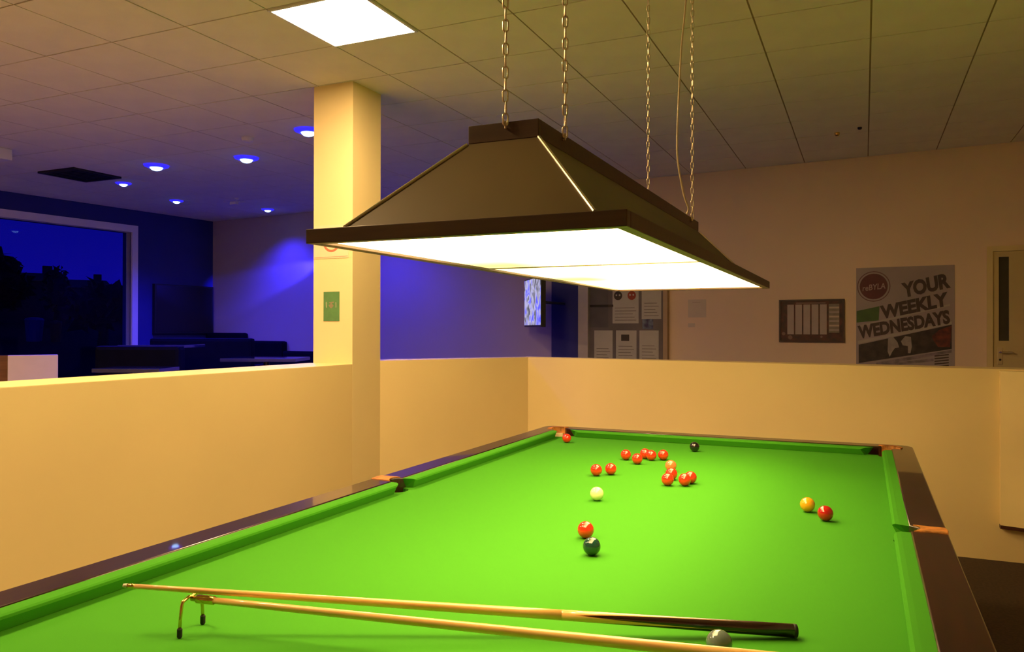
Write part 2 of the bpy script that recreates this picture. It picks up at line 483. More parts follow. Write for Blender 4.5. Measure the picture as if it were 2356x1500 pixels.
rail = curve_prism('wooden_rail', [outer, bite_loop(HX+CW, HY+CW, 0.046, 0.052)], BZ-0.075, RZ+0.002, RAILW, tb, bev=0.005)

# bed cloth: the inside outline inset at the pockets
def bed_outline():
    ix, iy = HX+CW-0.0005, HY+CW-0.0005; P = []
    cx, cy = HX+0.028, HY+0.028; r = 0.045
    m = [(ix, -0.0475)] + arc(0.9375, 0, 0.0472, 271, 89, 12)[0:] + [(ix, 0.0475)]
    dmx = sqrt(r*r-(ix-cx)**2); dmy = sqrt(r*r-(iy-cy)**2)
    a0 = math.degrees(atan2(-dmx, ix-cx)); a1 = math.degrees(atan2(iy-cy, -dmy))
    cr = arc(cx, cy, r, a0, a1-360, 12)
    P = m + cr
    P += [(-x, y) for x, y in reversed(cr)] + [(-x, y) for x, y in reversed(m)]
    P += [(-x, -y) for x, y in cr] + [(x, -y) for x, y in reversed(cr)]
    return P
curve_prism('playing_cloth', [bed_outline()], BZ-0.045, BZ, CLOTH, tb)

# cushions: profile swept between the pocket jaws
PROF = [(0.0, 0.031), (0.002, 0.037), (0.008, 0.0405), (0.020, 0.0415), (0.0515, 0.0405), (0.0515, 0.001), (0.016, 0.001)]
def make_cushion(nose_dir, y0, y1, k0, k1, place):
    """runs along local x from y0 to y1, nose at local y=0 facing -y, back at +y"""
    def end(o, k):
        t = min(1, max(0, o/CW))
        if k == 'mid': return 0.030*(1-sqrt(max(0, 1-(1-t)**2)))
        return 0.050*(1-sqrt(max(0, 1-(1-t)**2)))*1.0 - 0.012*t
    bm = bmesh.new(); ends = []
    n = 14; rings = []
    for i in range(n+1):
        u = i/n; ring = []
        for o_, z in PROF:
            under = 0.026*(1 - z/0.0415)
            a = y0 + end(o_, k0) + under; b = y1 - end(o_, k1) - under
            x = a + (b-a)*u
            ring.append(bm.verts.new((x, o_, BZ+z)))
        rings.append(ring)
    m = len(PROF)
    for R, S in zip(rings, rings[1:]):
        for k in range(m): bm.faces.new((R[k], R[(k+1) % m], S[(k+1) % m], S[k]))
    # rounded ends: fill with finer section slices
    bm.faces.new(rings[0]); bm.faces.new(list(reversed(rings[-1])))
    bmesh.ops.transform(bm, matrix=place, verts=bm.verts)
    return obj('cushion', bm, CLOTH, tb)
MG, CG = 0.040, 0.046
def Mz(a, x, y): return Matrix.Translation((x, y, 0)) @ Matrix.Rotation(radians(a), 4, 'Z')
# right side: local x = -Y..., nose facing -x world
for (s0, s1, k0, k1) in ((MG, HY-CG, 'mid', 'cor'), (-(HY-CG), -MG, 'cor', 'mid')):
    # world y = -local x for rotation -90: local (x,y)->(y,-x): right side (nose at HX, back outward +x)
    make_cushion(1, -s1, -s0, k1, k0, Mz(-90, HX, 0))
    make_cushion(1, s0, s1, k0, k1, Mz(90, -HX, 0))
make_cushion(1, -(HX-CG), HX-CG, 'cor', 'cor', Mz(0, 0, HY))
make_cushion(1, -(HX-CG), HX-CG, 'cor', 'cor', Mz(180, 0, -HY))
# pockets: leather plate over the rail, dark liner cup and net
for sx in (1, -1):
    cx = 0.925*sx
    # middle leather: strip across the rail outside the hole
    ri = 0.0445
    pts = arc(0.925, 0, ri, -62, 62, 8) + [(OX+0.003, 0.036), (OX+0.007, 0.0), (OX+0.003, -0.036)]
    pts = [(x*sx, y) for x, y in pts]
    obj('pocket_leather', prism(pts, BZ-0.07, RZ+0.006, bev=0.003), LEATHER, tb, label='tan leather of a middle pocket')
    bm = lathe([(0.0455, BZ-0.002), (0.0455, BZ-0.03), (0.038, BZ-0.10), (0.02, BZ-0.15), (0.002, BZ-0.155)], 20)
    bmesh.ops.delete(bm, geom=[f for f in bm.faces if len(f.verts) > 4 and f.calc_center_median().z > BZ-0.01], context='FACES_ONLY')
    bmesh.ops.transform(bm, matrix=Matrix.Translation((cx, 0, 0)), verts=bm.verts)
    obj('pocket_liner', bm, POCKCL, tb)
for k, (cx, cy) in enumerate(PKC):
    sx = 1 if cx > 0 else -1; sy = 1 if cy > 0 else -1
    base = math.degrees(atan2(sy, sx))
    pts = arc(cx, cy, 0.046, base-78, base+78, 12) + arc(cx, cy, 0.073, base+78, base-78, 12)
    pts = pts
    obj('pocket_leather', prism(pts, BZ-0.06, RZ+0.007, bev=0.003), LEATHER, tb, label='tan leather of a corner pocket')
    bm = lathe([(0.051, BZ-0.002), (0.051, BZ-0.03), (0.042, BZ-0.10), (0.02, BZ-0.16), (0.002, BZ-0.165)], 20)
    bmesh.ops.delete(bm, geom=[f for f in bm.faces if len(f.verts) > 4 and f.calc_center_median().z > BZ-0.01], context='FACES_ONLY')
    bmesh.ops.transform(bm, matrix=Matrix.Translation((cx, cy, 0)), verts=bm.verts)
    obj('pocket_liner', bm, POCKCL, tb)
# pale buffer pad visible in the far left pocket mouth
pts = arc(PKC[2][0], PKC[2][1], 0.0445, 135-60, 135+60, 10) + arc(PKC[2][0], PKC[2][1], 0.036, 135+60, 135-60, 10)
obj('pocket_pad', prism(pts, BZ-0.035, BZ+0.012), PLEATHER, tb, label='pale pad inside the far left pocket')
# body and legs
bm = bmesh.new()
for a in ((-0.985, 0.985, -1.87, -1.83), (-0.985, 0.985, 1.83, 1.87), (-0.985, -0.95, -1.83, 1.83), (0.95, 0.985, -1.83, 1.83)):
    box(bm, *a, 0.56, BZ-0.075)
obj('apron', bm, APRON, tb)
obj('slate_bed', B(-0.948, 0.948, -1.828, 1.828, BZ-0.19, BZ-0.17), mat('grey_slate', (0.12, 0.12, 0.13), 0.7, noise=0.2), tb)
lm = None
legp = [(0.075, 0), (0.08, 0.02), (0.06, 0.05), (0.05, 0.12), (0.062, 0.25), (0.075, 0.34), (0.055, 0.40), (0.075, 0.43), (0.075, 0.60)]
for x in (-0.83, 0.83):
    for y in (-1.70, -0.57, 0.57, 1.70):
        if lm is None:
            o = obj('table_leg', lathe(legp, 20), APRON, tb, smooth=True); lm = o.data; o.location = (x, y, 0)
        else: inst('table_leg', lm, tb, (x, y, 0))

# ---------------------------------------------------------------- balls
R = 0.02625
def ballmat(name, c, coat=1.0):
    return mat(name, c, 0.12, coat=coat, coat_rough=0.02, noise=0.04, nscale=5)
RED = ballmat('red_ball', (0.80, 0.035, 0.012)); 
bm = bmesh.new(); bmesh.ops.create_uvsphere(bm, u_segments=40, v_segments=24, radius=R)
b0 = bpy.data.meshes.new('ball'); bm.to_mesh(b0); bm.free()
for p in b0.polygons: p.use_smooth = True
balls = [
 (-0.771, 1.551, RED, 'red', 'red ball alone just in front of the far left pocket'),
 (-0.291, 1.112, RED, 'red', 'leftmost red ball of the loose row of five at the far end'),
 (-0.206, 1.016, RED, 'red', 'nearest red ball of the loose row of five at the far end'),
 (-0.212, 1.188, RED, 'red', 'red ball third from left in the far row, partly hidden behind its right neighbour'),
 (-0.170, 1.150, RED, 'red', 'red ball touching its neighbours, fourth from left in the far row'),
 (-0.118, 1.186, RED, 'red', 'rightmost red ball of the loose row of five at the far end'),
 (-0.293, 0.640, RED, 'red', 'left red ball of the lone pair on the left centre of the table'),
 (-0.241, 0.692, RED, 'red', 'right red ball of the lone pair on the left centre of the table'),
 (-0.012, 0.890, ballmat('pink_ball', (0.95, 0.20, 0.07)), 'pink', 'orange-pink ball at the top of the tight cluster'),
 (0.036, 0.690, RED, 'red', 'red ball in the middle of the tight cluster, just below the pink ball'),
 (0.050, 0.556, RED, 'red', 'nearest left red ball of the tight cluster'),
 (0.117, 0.580, RED, 'red', 'nearest right red ball of the tight cluster'),
 (0.130, 0.640, RED, 'red', 'red ball half hidden behind the nearest right red of the cluster'),
 (-0.132, 0.156, ballmat('cue_ball', (0.92, 0.86, 0.50)), 'white', 'cream white cue ball in the middle of the cloth'),
 (0.005, -0.376, RED, 'red', 'red ball directly behind the dark green ball'),
 (0.082, -0.547, ballmat('green_ball', (0.010, 0.055, 0.040)), 'green', 'dark green ball in front of a red ball'),
 (0.620, 0.297, ballmat('yellow_ball', (0.90, 0.42, 0.015)), 'yellow', 'orange-yellow ball near the right middle pocket'),
 (0.685, 0.180, ballmat('dark_red_ball', (0.50, 0.012, 0.010)), 'red', 'dark red ball beside the orange-yellow ball'),
 (0.540, -1.110, ballmat('grey_green_ball', (0.15, 0.20, 0.19)), 'grey', 'grey-green ball behind the rest shaft at the bottom edge'),
 (-0.028, 1.527, ballmat('black_ball', (0.010, 0.009, 0.010)), 'black', 'black ball near the far cushion'),
]
pos = [[b[0], b[1]] for b in balls]
for _ in range(60):                      # push apart any that touch too deeply
    for i in range(len(pos)):
        for j in range(i):
            dx = pos[i][0]-pos[j][0]; dy = pos[i][1]-pos[j][1]; d = math.hypot(dx, dy)
            if d < 2*R+0.0006:
                k = (2*R+0.0008-d)/2/d
                pos[i][0] += dx*k; pos[i][1] += dy*k; pos[j][0] -= dx*k; pos[j][1] -= dy*k
for (x, y), b in zip(pos, balls):
    me = b0.copy(); me.materials.append(b[2])
    o = bpy.data.objects.new(b[3]+'_ball', me); link(o); o.location = (x, y, BZ+R+0.0006)
    tag(o, b[4], 'snooker ball', 'snooker balls on the table')
    if b[3] == 'white': o.name = 'cue_ball'

# ---------------------------------------------------------------- cue and rest
ASH = wood('ash_shaft', (0.80, 0.42, 0.12), (0.95, 0.62, 0.24), 0.3, 0.6, (2, 60, 60))
def splice_mat():
    m = bpy.data.materials.new('spliced_cue_butt'); m.use_nodes = True
    n = m.node_tree.nodes; l = m.node_tree.links; b = n['Principled BSDF']
    tc = n.new('ShaderNodeTexCoord'); s = n.new('ShaderNodeSeparateXYZ'); l.new(tc.outputs['Object'], s.inputs[0])
    at = n.new('ShaderNodeMath'); at.operation = 'ARCTAN2'; l.new(s.outputs['Z'], at.inputs[0]); l.new(s.outputs['Y'], at.inputs[1])
    def math_(op, a, bb, c=None):
        q = n.new('ShaderNodeMath'); q.operation = op
        for k, v in enumerate((a, bb, c)):
            if v is None: continue
            if isinstance(v, (int, float)): q.inputs[k].default_value = v
            else: l.new(v, q.inputs[k])
        return q.outputs[0]
    w = math_('PINGPONG', math_('MULTIPLY', math_('ADD', at.outputs[0], 0.30+2*pi), 4/(2*pi)), 0.5)   # 0..0.5
    w = math_('POWER', math_('MULTIPLY', w, 2.0), 0.32)
    # ash reaches down to x=.03 on ridges, ebony reaches up to x=.46
    u = math_('DIVIDE', math_('SUBTRACT', s.outputs['X'], 0.03), 0.43)
    d = math_('SUBTRACT', u, w)
    r = n.new('ShaderNodeValToRGB'); r.color_ramp.interpolation = 'CONSTANT'
    e = r.color_ramp.elements; e[0].position = 0.0; e[0].color = (0.018, 0.004, 0.003, 1)
    e[1].position = 0.5; e[1].color = (0.70, 0.22, 0.05, 1)
    e2 = e.new(0.53); e2.color = (0.88, 0.52, 0.18, 1)
    l.new(math_('ADD', d, 0.5), r.inputs[0]); l.new(r.outputs[0], b.inputs['Base Color'])
    b.inputs['Roughness'].default_value = 0.25; b.inputs['Coat Weight'].default_value = 0.8
    b.inputs['Coat Roughness'].default_value = 0.05
    return m
def axis_m(p0, p1):
    d = (Vector(p1)-Vector(p0)).normalized(); y = Vector((0, 0, 1)).cross(d).normalized(); z = d.cross(y)
    M = Matrix.Identity(4)
    for i in range(3): M[i][0] = d[i]; M[i][1] = y[i]; M[i][2] = z[i]; M[i][3] = p0[i]
    return M
def rod(x0, x1, r0, r1, n=10, seg=24):
    return tube([(x0+(x1-x0)*i/n, 0, 0) for i in range(n+1)], 0, seg, radii=[r0+(r1-r0)*i/n for i in range(n+1)])
CB, CT = (0.671, -0.946, BZ+0.0152), (-0.664, -1.518, 0.960)
cue = thing('snooker_cue', 'two-tone snooker cue with dark spliced butt lying across the rest head', 'cue', mw=axis_m(CB, CT))
obj('butt', rod(0.004, 0.50, 0.0145, 0.0112, 6, 32), splice_mat(), cue, smooth=True)
obj('shaft', rod(0.50, 1.430, 0.0112, 0.0052), ASH, cue, smooth=True)
obj('ferrule', rod(1.430, 1.446, 0.0052, 0.0050, 2), BRASS, cue, smooth=True)
obj('tip', rod(1.446, 1.455, 0.0050, 0.0040, 2), mat('pale_leather_tip', (0.75, 0.66, 0.5), 0.8, noise=0.1), cue, smooth=True)
obj('butt_cap', rod(-0.004, 0.004, 0.0138, 0.0145, 2, 32), BLACKR, cue, smooth=True)

HD = Vector((-0.530, -1.455, 0.932)); TL = Vector((1.00, -1.163, 0.9185))
rs = thing('spider_rest', 'spider rest with brass legs and a long pale wooden shaft', 'rest', mw=axis_m(HD, TL))
RL = (TL-HD).length
obj('rest_shaft', rod(0.035, RL, 0.0068, 0.0135), ASH, rs, smooth=True)
obj('socket', tube([(0.0, 0, 0), (0.012, 0, 0), (0.014, 0, 0), (0.055, 0, 0)], 0, 16, radii=[0.006, 0.006, 0.0092, 0.0092]), BRASS, rs, smooth=True)
fz = BZ - HD.z                            # foot level in (nearly level) local space
bm = bmesh.new()
hp = [(0.0, y, z) for y, z in ((-0.040, fz+0.016), (-0.038, fz+0.040), (-0.033, -0.004), (-0.030, 0.002), (-0.022, 0.0035), (-0.010, 0.0065), (0.0, 0.004), (0.010, 0.0065), (0.022, 0.0035), (0.030, 0.002), (0.033, -0.004), (0.038, fz+0.040), (0.040, fz+0.016))]
tube(hp, 0.0036, 10, bm)
obj('spider_head', bm, BRASS, rs, smooth=True)
for y in (-0.040, 0.040):
    bm = lathe([(0.0035, 0.021), (0.0056, 0.018), (0.0056, 0.002), (0.004, 0.0)], 14)
    bmesh.ops.transform(bm, matrix=Matrix.Translation((0, y, fz+0.0012)), verts=bm.verts)
    obj('rubber_foot', bm, BLACKR, rs, label='black rubber foot')

# ---------------------------------------------------------------- the lamp over the table
LZ = 1.72; FH = 0.034; FX, FY = 0.388, 1.252; SX, SY = 0.312, 1.215; BX, BY = 0.091, 0.987; BZ0, BZ1 = 1.985, 2.027
lp = thing('table_lamp_canopy', 'long dark pyramid-shaped snooker lamp hanging on chains over the table', 'lamp', loc=(0, 0, LZ))
def ringbox(ax, ay, bx, by, z0, z1, bev=0.0):
    bm = bmesh.new()
    box(bm, -ax, ax, -ay, -by, z0, z1, bev); box(bm, -ax, ax, by, ay, z0, z1, bev)
    box(bm, -ax, -bx, -by, by, z0, z1, bev); box(bm, bx, ax, -by, by, z0, z1, bev)
    return bm
bm = ringbox(FX, FY, FX-0.027, FY-0.027, 0, FH, 0.002)
obj('wooden_frame', bm, FRAMEW, lp)
obj('frame_ledge', ringbox(FX-0.0275, FY-0.0275, SX-0.012, SY-0.020, FH-0.005, FH-0.0005), FRAMEW, lp)
def frustum_shell(ax, ay, z0, bx, by, z1, th=0.0):
    bm = bmesh.new()
    lo = [bm.verts.new(p) for p in ((-ax,-ay,z0),(ax,-ay,z0),(ax,ay,z0),(-ax,ay,z0))]
    hi = [bm.verts.new(p) for p in ((-bx,-by,z1),(bx,-by,z1),(bx,by,z1),(-bx,by,z1))]
    return bm, lo, hi
z1 = BZ0-LZ
names = ('shade_panel',)*4
cor_o = [(-SX,-SY),(SX,-SY),(SX,SY),(-SX,SY)]; top_o = [(-BX,-BY),(BX,-BY),(BX,BY),(-BX,BY)]
th = 0.006
for k in range(4):
    a, b_ = cor_o[k], cor_o[(k+1) % 4]; c, d = top_o[(k+1) % 4], top_o[k]
    bm = bmesh.new()
    P = [Vector((*a, FH)), Vector((*b_, FH)), Vector((*c, z1)), Vector((*d, z1))]
    nrm = (P[1]-P[0]).cross(P[3]-P[0]).normalized()
    if nrm.dot(P[0]) < 0: nrm = -nrm
    vo = [bm.verts.new(p) for p in P]; vi = [bm.verts.new(p - nrm*th) for p in P]
    bm.faces.new(vo); bm.faces.new(list(reversed(vi)))
    for q in range(4): bm.faces.new((vo[q], vo[(q+1) % 4], vi[(q+1) % 4], vi[q]))
    obj('shade_panel', bm, SHADE, lp)
    bm = bmesh.new()
    vo = [bm.verts.new(p - nrm*(th+0.0015)) for p in P]; vi = [bm.verts.new(p - nrm*(th+0.004)) for p in P]
    bm.faces.new(vo); bm.faces.new(list(reversed(vi)))
    for q in range(4): bm.faces.new((vo[q], vo[(q+1) % 4], vi[(q+1) % 4], vi[q]))
    obj('reflector', bm, REFL, lp, label='white inner lining')
for k in range(4):                        # bare metal strip on each hip
    p0 = Vector((*cor_o[k], FH)); p1 = Vector((*top_o[k], z1)); out = Vector((p0.x/abs(p0.x), p0.y/abs(p0.y), 0.6)).normalized()
    obj('corner_strip', tube([p0.lerp(p1, 0.02) + out*0.002, p0.lerp(p1, 0.98) + out*0.002], 0.0042, 8), ALU, lp, label='bare metal corner strip')
obj('top_box', ringbox(BX+0.004, BY+0.004, BX-0.012, BY-0.012, z1-0.003, BZ1-LZ, 0.002), FRAMEW, lp)
obj('top_board', B(-BX+0.012, BX-0.012, -BY+0.012, BY-0.012, z1+0.010, z1+0.018), REFL, lp)
bm = bmesh.new(); box(bm, 0.03, 0.075, -0.96, -0.35, BZ1-LZ+0.001, BZ1-LZ+0.007, M=None); box(bm, -0.075, -0.03, -0.96, -0.35, BZ1-LZ+0.001, BZ1-LZ+0.007)
box(bm, -0.085, 0.085, -0.93, -0.90, BZ1-LZ-0.003, BZ1-LZ+0.0012); box(bm, -0.085, 0.085, -0.42, -0.39, BZ1-LZ-0.003, BZ1-LZ+0.0012)
obj('ballast_slat', bm, BLACKP, lp)
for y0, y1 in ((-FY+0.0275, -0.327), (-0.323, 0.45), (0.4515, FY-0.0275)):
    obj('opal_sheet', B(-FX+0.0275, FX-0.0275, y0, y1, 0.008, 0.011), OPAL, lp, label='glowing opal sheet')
obj('cross_bar', B(-FX+0.0275, FX-0.0275, -0.3285, -0.3215, 0.0045, 0.0078), mat('grey_plastic_strip', (0.16, 0.15, 0.08), 0.8, noise=0.1, spec=0.1), lp)
# chains, every link
lk = bpy.data.meshes.new('chain_link')
bm = torus_link(0.034, 0.017, 0.0024); bm.to_mesh(lk); bm.free(); lk.materials.append(STEEL)
for p in lk.polygons: p.use_smooth = True
CH = [(0.010, -BY-0.010, 0.020), (BX+0.010, -0.825, 0.02), (-BX-0.010, 0.815, 0.02), (BX+0.010, 0.815, 0.02)]
for (x, y, dz) in CH:
    zb = BZ1-LZ-0.012; ztop = CZ-LZ-0.0065
    ox, oy = (0, 1) if abs(x) < BX-0.02 else ((-1 if x > 0 else 1), 0)
    bm = tube([(x+ox*0.012, y+oy*0.012, zb-0.004), (x, y, zb-0.004), (x, y, zb+0.012)], 0.003, 8)
    ch = obj('chain', bm, STEEL, lp)
    obj('ceiling_hook', tube([(x, y, ztop-0.025), (x, y, ztop+0.0020), (x, y, ztop+0.0022), (x, y, ztop+0.0055)], 0, 8, radii=[0.003, 0.003, 0.012, 0.012]), STEEL, ch)
    z = zb + 0.016; k = 0
    pitch = 0.034-2*0.0024-0.0006
    while z < ztop-0.012:
        M = Matrix.Translation((x + random.uniform(-.0008, .0008), y, z)) @ Matrix.Rotation(pi/2*(k % 2)+0.5+random.uniform(-.12, .12), 4, 'Z')
        inst('link', lk, ch, mw=M); z += pitch; k += 1
# supply cable
cp = [(0.09, 0.76, CZ-0.012), (0.09, 0.725, 2.975), (0.085, 0.66, 2.75), (0.085, 0.613, 2.55), (0.085, 0.585, 2.40), (0.085, 0.575, 2.28), (0.088, 0.60, 2.20), (0.09, 0.70, 2.10), (0.095, 0.76, 2.06), (0.085, 0.77, 2.034)]
cp = [(a, b_, c-LZ) for a, b_, c in cp]
def smooth_path(P, n=6):
    P = [Vector(p) for p in P]; out = []
    for i in range(len(P)-1):
        a, b_, c, d = P[max(i-1, 0)], P[i], P[i+1], P[min(i+2, len(P)-1)]
        for k in range(n):
            t = k/n
            out.append(0.5*((2*b_)+(c-a)*t+(2*a-5*b_+4*c-d)*t*t+(3*b_-a-3*c+d)*t**3))
    return out+[P[-1]]
cab = obj('power_cable', tube(smooth_path(cp), 0.0042, 8), CABLE, lp, smooth=True)

# ---------------------------------------------------------------- signs on the pillar
PM = basis(Vector((1, 0, 0)), Vector((0, -1, 0)), Vector((-2.64, 1.80, 1.68)))
gs = thing('green_sign', 'small green sign with a pale emblem on the cream pillar', 'sign', mw=PM)
obj('sign_plate', B(-0.068, 0.068, -0.104, 0.104, 0.0002, 0.004), mat('sign_green', (0.10, 0.26, 0.09), 0.6, noise=0.15, nscale=20), gs)
pal = mat('pale_sign_print', (0.42, 0.44, 0.28), 0.6, noise=0.2)
poly('emblem_bracket', [(-.048,.028),(-.040,.034),(-.038,-.010),(-.046,-.006)], 0.0048, pal, gs)
poly('emblem_bracket', [(.036,.030),(.044,.026),(.044,-.006),(.038,-.010)], 0.0048, pal, gs)
poly('emblem', [(-.020,.030),(.020,.034),(.022,.026),(.004,.022),(.020,.004),(.002,-.014),(-.008,-.012),(-.024,.008),(-.004,.018),(-.018,.024)], 0.0048, mat('grey_sign_print', (0.26, 0.22, 0.14), 0.6), gs)
ns = thing('no_smoking_sign', 'white sign with red prohibition ring on the pillar under the lamp corner', 'sign',
           mw=basis(Vector((1, 0, 0)), Vector((0, -1, 0)), Vector((-2.640, 1.80, 2.14))))
obj('sign_plate', B(-0.155, 0.145, -0.118, 0.118, 0.0002, 0.003), mat('sign_white', (0.90, 0.74, 0.50), 0.5, noise=0.05), ns)
redp = mat('sign_red', (0.62, 0.20, 0.10), 0.5, noise=0.1)
bm = bmesh.new()
ro, ri = 0.075, 0.058
for k in range(32):
    a, b_ = 2*pi*k/32, 2*pi*(k+1)/32
    vs = [bm.verts.new((r*cos(t), r*sin(t)+0.0, 0.0036)) for r, t in ((ri, a), (ro, a), (ro, b_), (ri, b_))]
    bm.faces.new(vs)
for p in (((-.048,.040),(-.040,.048),(.048,-.040),(.040,-.048)),):
    bm.faces.new([bm.verts.new((x, y, 0.0036)) for x, y in p])
bmesh.ops.remove_doubles(bm, verts=bm.verts, dist=1e-5)
obj('red_ring', bm, redp, ns)
poly('sign_rule', [(-.150,-.1120),(.140,-.1085),(.140,-.1055),(-.150,-.109)], 0.0036, redp, ns)
poly('cigarette', [(-.04,-.008),(.03,-.008),(.03,.006),(-.04,.006)], 0.0034, INK, ns)

# ---------------------------------------------------------------- far wall furnishings
# poster
def PXY(x, y): return ((x-1970)/226*0.864, (y-845)/228*-0.98)
po = thing('weekly_wednesdays_poster', 'large grey poster reading YOUR WEEKLY WEDNESDAYS on the far wall', 'poster', mw=far_m(9.615, 1.163))
POG = mat('poster_grey', (0.42, 0.35, 0.38), 0.5, noise=0.18, nscale=2.0)
obj('poster_sheet', B(0, 0.866, -0.30, 0.98, 0.001, 0.004), POG, po)
cx, cy = PXY(2012, 661)
def disc(r, n=32, cx=cx, cy=cy): return [(cx+r*cos(2*pi*k/n), cy+r*sin(2*pi*k/n)) for k in range(n)]
poly('logo_ring', disc(0.152), 0.0046, mat('poster_plum', (0.16, 0.07, 0.09), 0.5), po)
poly('logo_gap', disc(0.143), 0.0052, POG, po)
poly('logo_disc', disc(0.128), 0.0058, mat('poster_maroon', (0.13, 0.02, 0.035), 0.5, noise=0.2), po)
text_mesh('logo_text', 'reBYLA', 0.21, 0.058, mat('poster_pink', (0.42, 0.28, 0.29), 0.5), po, (cx, cy-0.006, 0.0066), radians(6), 0.2, 0.015)
DK = mat('poster_dark_letters', (0.060, 0.035, 0.038), 0.5, noise=0.15, nscale=20)
def ptext(s, x0, y0, x1, y1, h, name):
    a = PXY(x0, y0); b_ = PXY(x1, y1)
    an = atan2(b_[1]-a[1], b_[0]-a[0])
    text_mesh(name, s, math.hypot(b_[0]-a[0], b_[1]-a[1]), h, DK, po, ((a[0]+b_[0])/2, (a[1]+b_[1])/2, 0.0060), an, 0.12, 0.050)
text_h = 0.150
ptext('YOUR', 2080, 672, 2184, 651, 0.150, 'word_your')
ptext('WEEKLY', 2030, 722, 2184, 692, 0.135, 'word_weekly')
ptext('WEDNESDAYS', 1976, 768, 2186, 732, 0.135, 'word_wednesdays')
poly('green_patch', [PXY(*q) for q in ((1971, 745), (2024, 740), (2026, 707), (1971, 718))], 0.0052, mat('poster_green', (0.07, 0.16, 0.03), 0.5, noise=0.3), po)
lt = mat('poster_pale_line', (0.46, 0.42, 0.40), 0.5)
for (a, b_, c, d) in (((1974, 752), (2186, 704), (2186, 708), (1974, 757)), ((1974, 788), (2190, 743), (2190, 749), (1974, 795))):
    poly('pale_rule', [PXY(*q) for q in (a, d, c, b_)], 0.0052, lt, po)
poly('dark_picture', [PXY(*q) for q in ((1976, 840), (2190, 804), (2190, 750), (1976, 797))], 0.0050, mat('poster_picture_dark', (0.055, 0.035, 0.035), 0.5, noise=0.7, nscale=14), po)
poly('red_picture', [PXY(*q) for q in ((2150, 786), (2160, 800), (2186, 800), (2190, 752), (2162, 762), (2146, 776))], 0.0056, mat('poster_picture_red', (0.20, 0.03, 0.02), 0.5, noise=0.7, nscale=22, col2=(0.07, 0.01, 0.01)), po)
wf = mat('poster_pale_figure', (0.40, 0.35, 0.35), 0.5, noise=0.25, nscale=18)
poly('pale_shape', [PXY(*q) for q in ((2045, 812), (2050, 824), (2056, 812), (2062, 804), (2072, 802), (2068, 790), (2058, 778), (2046, 782))], 0.0056, wf, po)
poly('pale_shape', [PXY(*q) for q in ((2092, 815), (2098, 815), (2101, 800), (2099, 778), (2086, 776), (2076, 788), (2080, 797), (2092, 799))], 0.0056, wf, po)
lower = mat('poster_lilac_band', (0.30, 0.24, 0.29), 0.5, noise=0.5, nscale=16)
poly('lilac_band', [PXY(*q) for q in ((2018, 838), (2190, 806), (2190, 812), (2018, 846))], 0.0060, lower, po)
poly('lilac_band', [PXY(*q) for q in ((2020, 842), (2150, 826), (2150, 832), (2020, 849))], 0.0058, lower, po)
for k in range(5):
    a = PXY(2152, 822+k*6); poly('small_print_line', [(a[0], a[1]), (a[0]+0.12, a[1]+0.016), (a[0]+0.12, a[1]+0.028), (a[0], a[1]+0.012)], 0.0062, DK, po)

# framed notice with columns
fb = thing('framed_price_board', 'dark maroon framed board with five pale columns on the far wall', 'notice board', mw=far_m(8.866, 1.390))
w_, h_ = 0.640, 0.445
bm = bmesh.new(); box(bm, 0, w_, 0, 0.018, 0.001, 0.022); box(bm, 0, w_, h_-0.018, h_, 0.001, 0.022); box(bm, 0, 0.018, 0.018, h_-0.018, 0.001, 0.022); box(bm, w_-0.018, w_, 0.018, h_-0.018, 0.001, 0.022)
obj('frame', bm, mat('dark_maroon_frame', (0.05, 0.012, 0.008), 0.4, noise=0.2), fb)
obj('backing', B(0.018, w_-0.018, 0.018, h_-0.018, 0.001, 0.010), mat('maroon_print', (0.13, 0.03, 0.02), 0.5, noise=0.75, nscale=12, col2=(0.035, 0.015, 0.01)), fb)
PC = mat('pale_column_print', (0.52, 0.44, 0.42), 0.6, noise=0.12, nscale=8)
for k in range(5):
    x = 0.083 + k*0.0805
    obj('pale_column', B(x, x+0.066, 0.082, 0.392, 0.0102, 0.0112), PC, fb)
obj('right_column', B(0.490, 0.592, 0.100, 0.396, 0.0102, 0.0108), mat('grey_column_print', (0.30, 0.27, 0.22), 0.6, noise=0.2, nscale=20), fb)
for k in range(6):
    obj('price_line', B(0.495, 0.590, 0.118+k*0.046, 0.136+k*0.046, 0.0110, 0.0116), PC if k % 2 == 0 else PAPER2, fb)
for x, y, r in ((0.045, 0.088, 0.018), (0.112, 0.050, 0.022), (0.420, 0.058, 0.012)):
    poly('round_print', [(x+r*cos(2*pi*k/20), y+r*sin(2*pi*k/20)) for k in range(20)], 0.0112, mat('dull_rose_print', (0.24, 0.14, 0.12), 0.6), fb)
obj('heading_strip', B(0.17, 0.46, 0.400, 0.414, 0.0102, 0.011), mat('dull_rose_print', (0.24, 0.14, 0.12)), fb)

# glazed notice cabinet
nb = thing('glazed_notice_cabinet', 'glass-fronted notice cabinet with pinned papers on the far wall', 'notice board', mw=far_m(6.684, 0.95))
w_, h_ = 0.979, 1.33
cream = mat('pale_cabinet_frame', (0.60, 0.55, 0.50), 0.5, noise=0.05)
bm = bmesh.new(); box(bm, -0.128, 0, 0, h_, 0.001, 0.07, 0.002)
obj('wide_left_post', bm, cream, nb)
bm = bmesh.new(); box(bm, 0.928, w_, 0, h_, 0.001, 0.07, 0.002); box(bm, 0, 0.928, 0, 0.05, 0.001, 0.07); box(bm, 0, 0.928, h_-0.05, h_, 0.001, 0.07)
obj('cabinet_frame', bm, mat('tan_cabinet_frame', (0.50, 0.36, 0.20), 0.5, noise=0.1), nb)
obj('cabinet_back', B(0, 0.928, 0.05, h_-0.05, 0.001, 0.008), BOARDB, nb)
obj('dark_shelf', B(0, 0.30, 0.835, 0.862, 0.0085, 0.014), INK, nb)
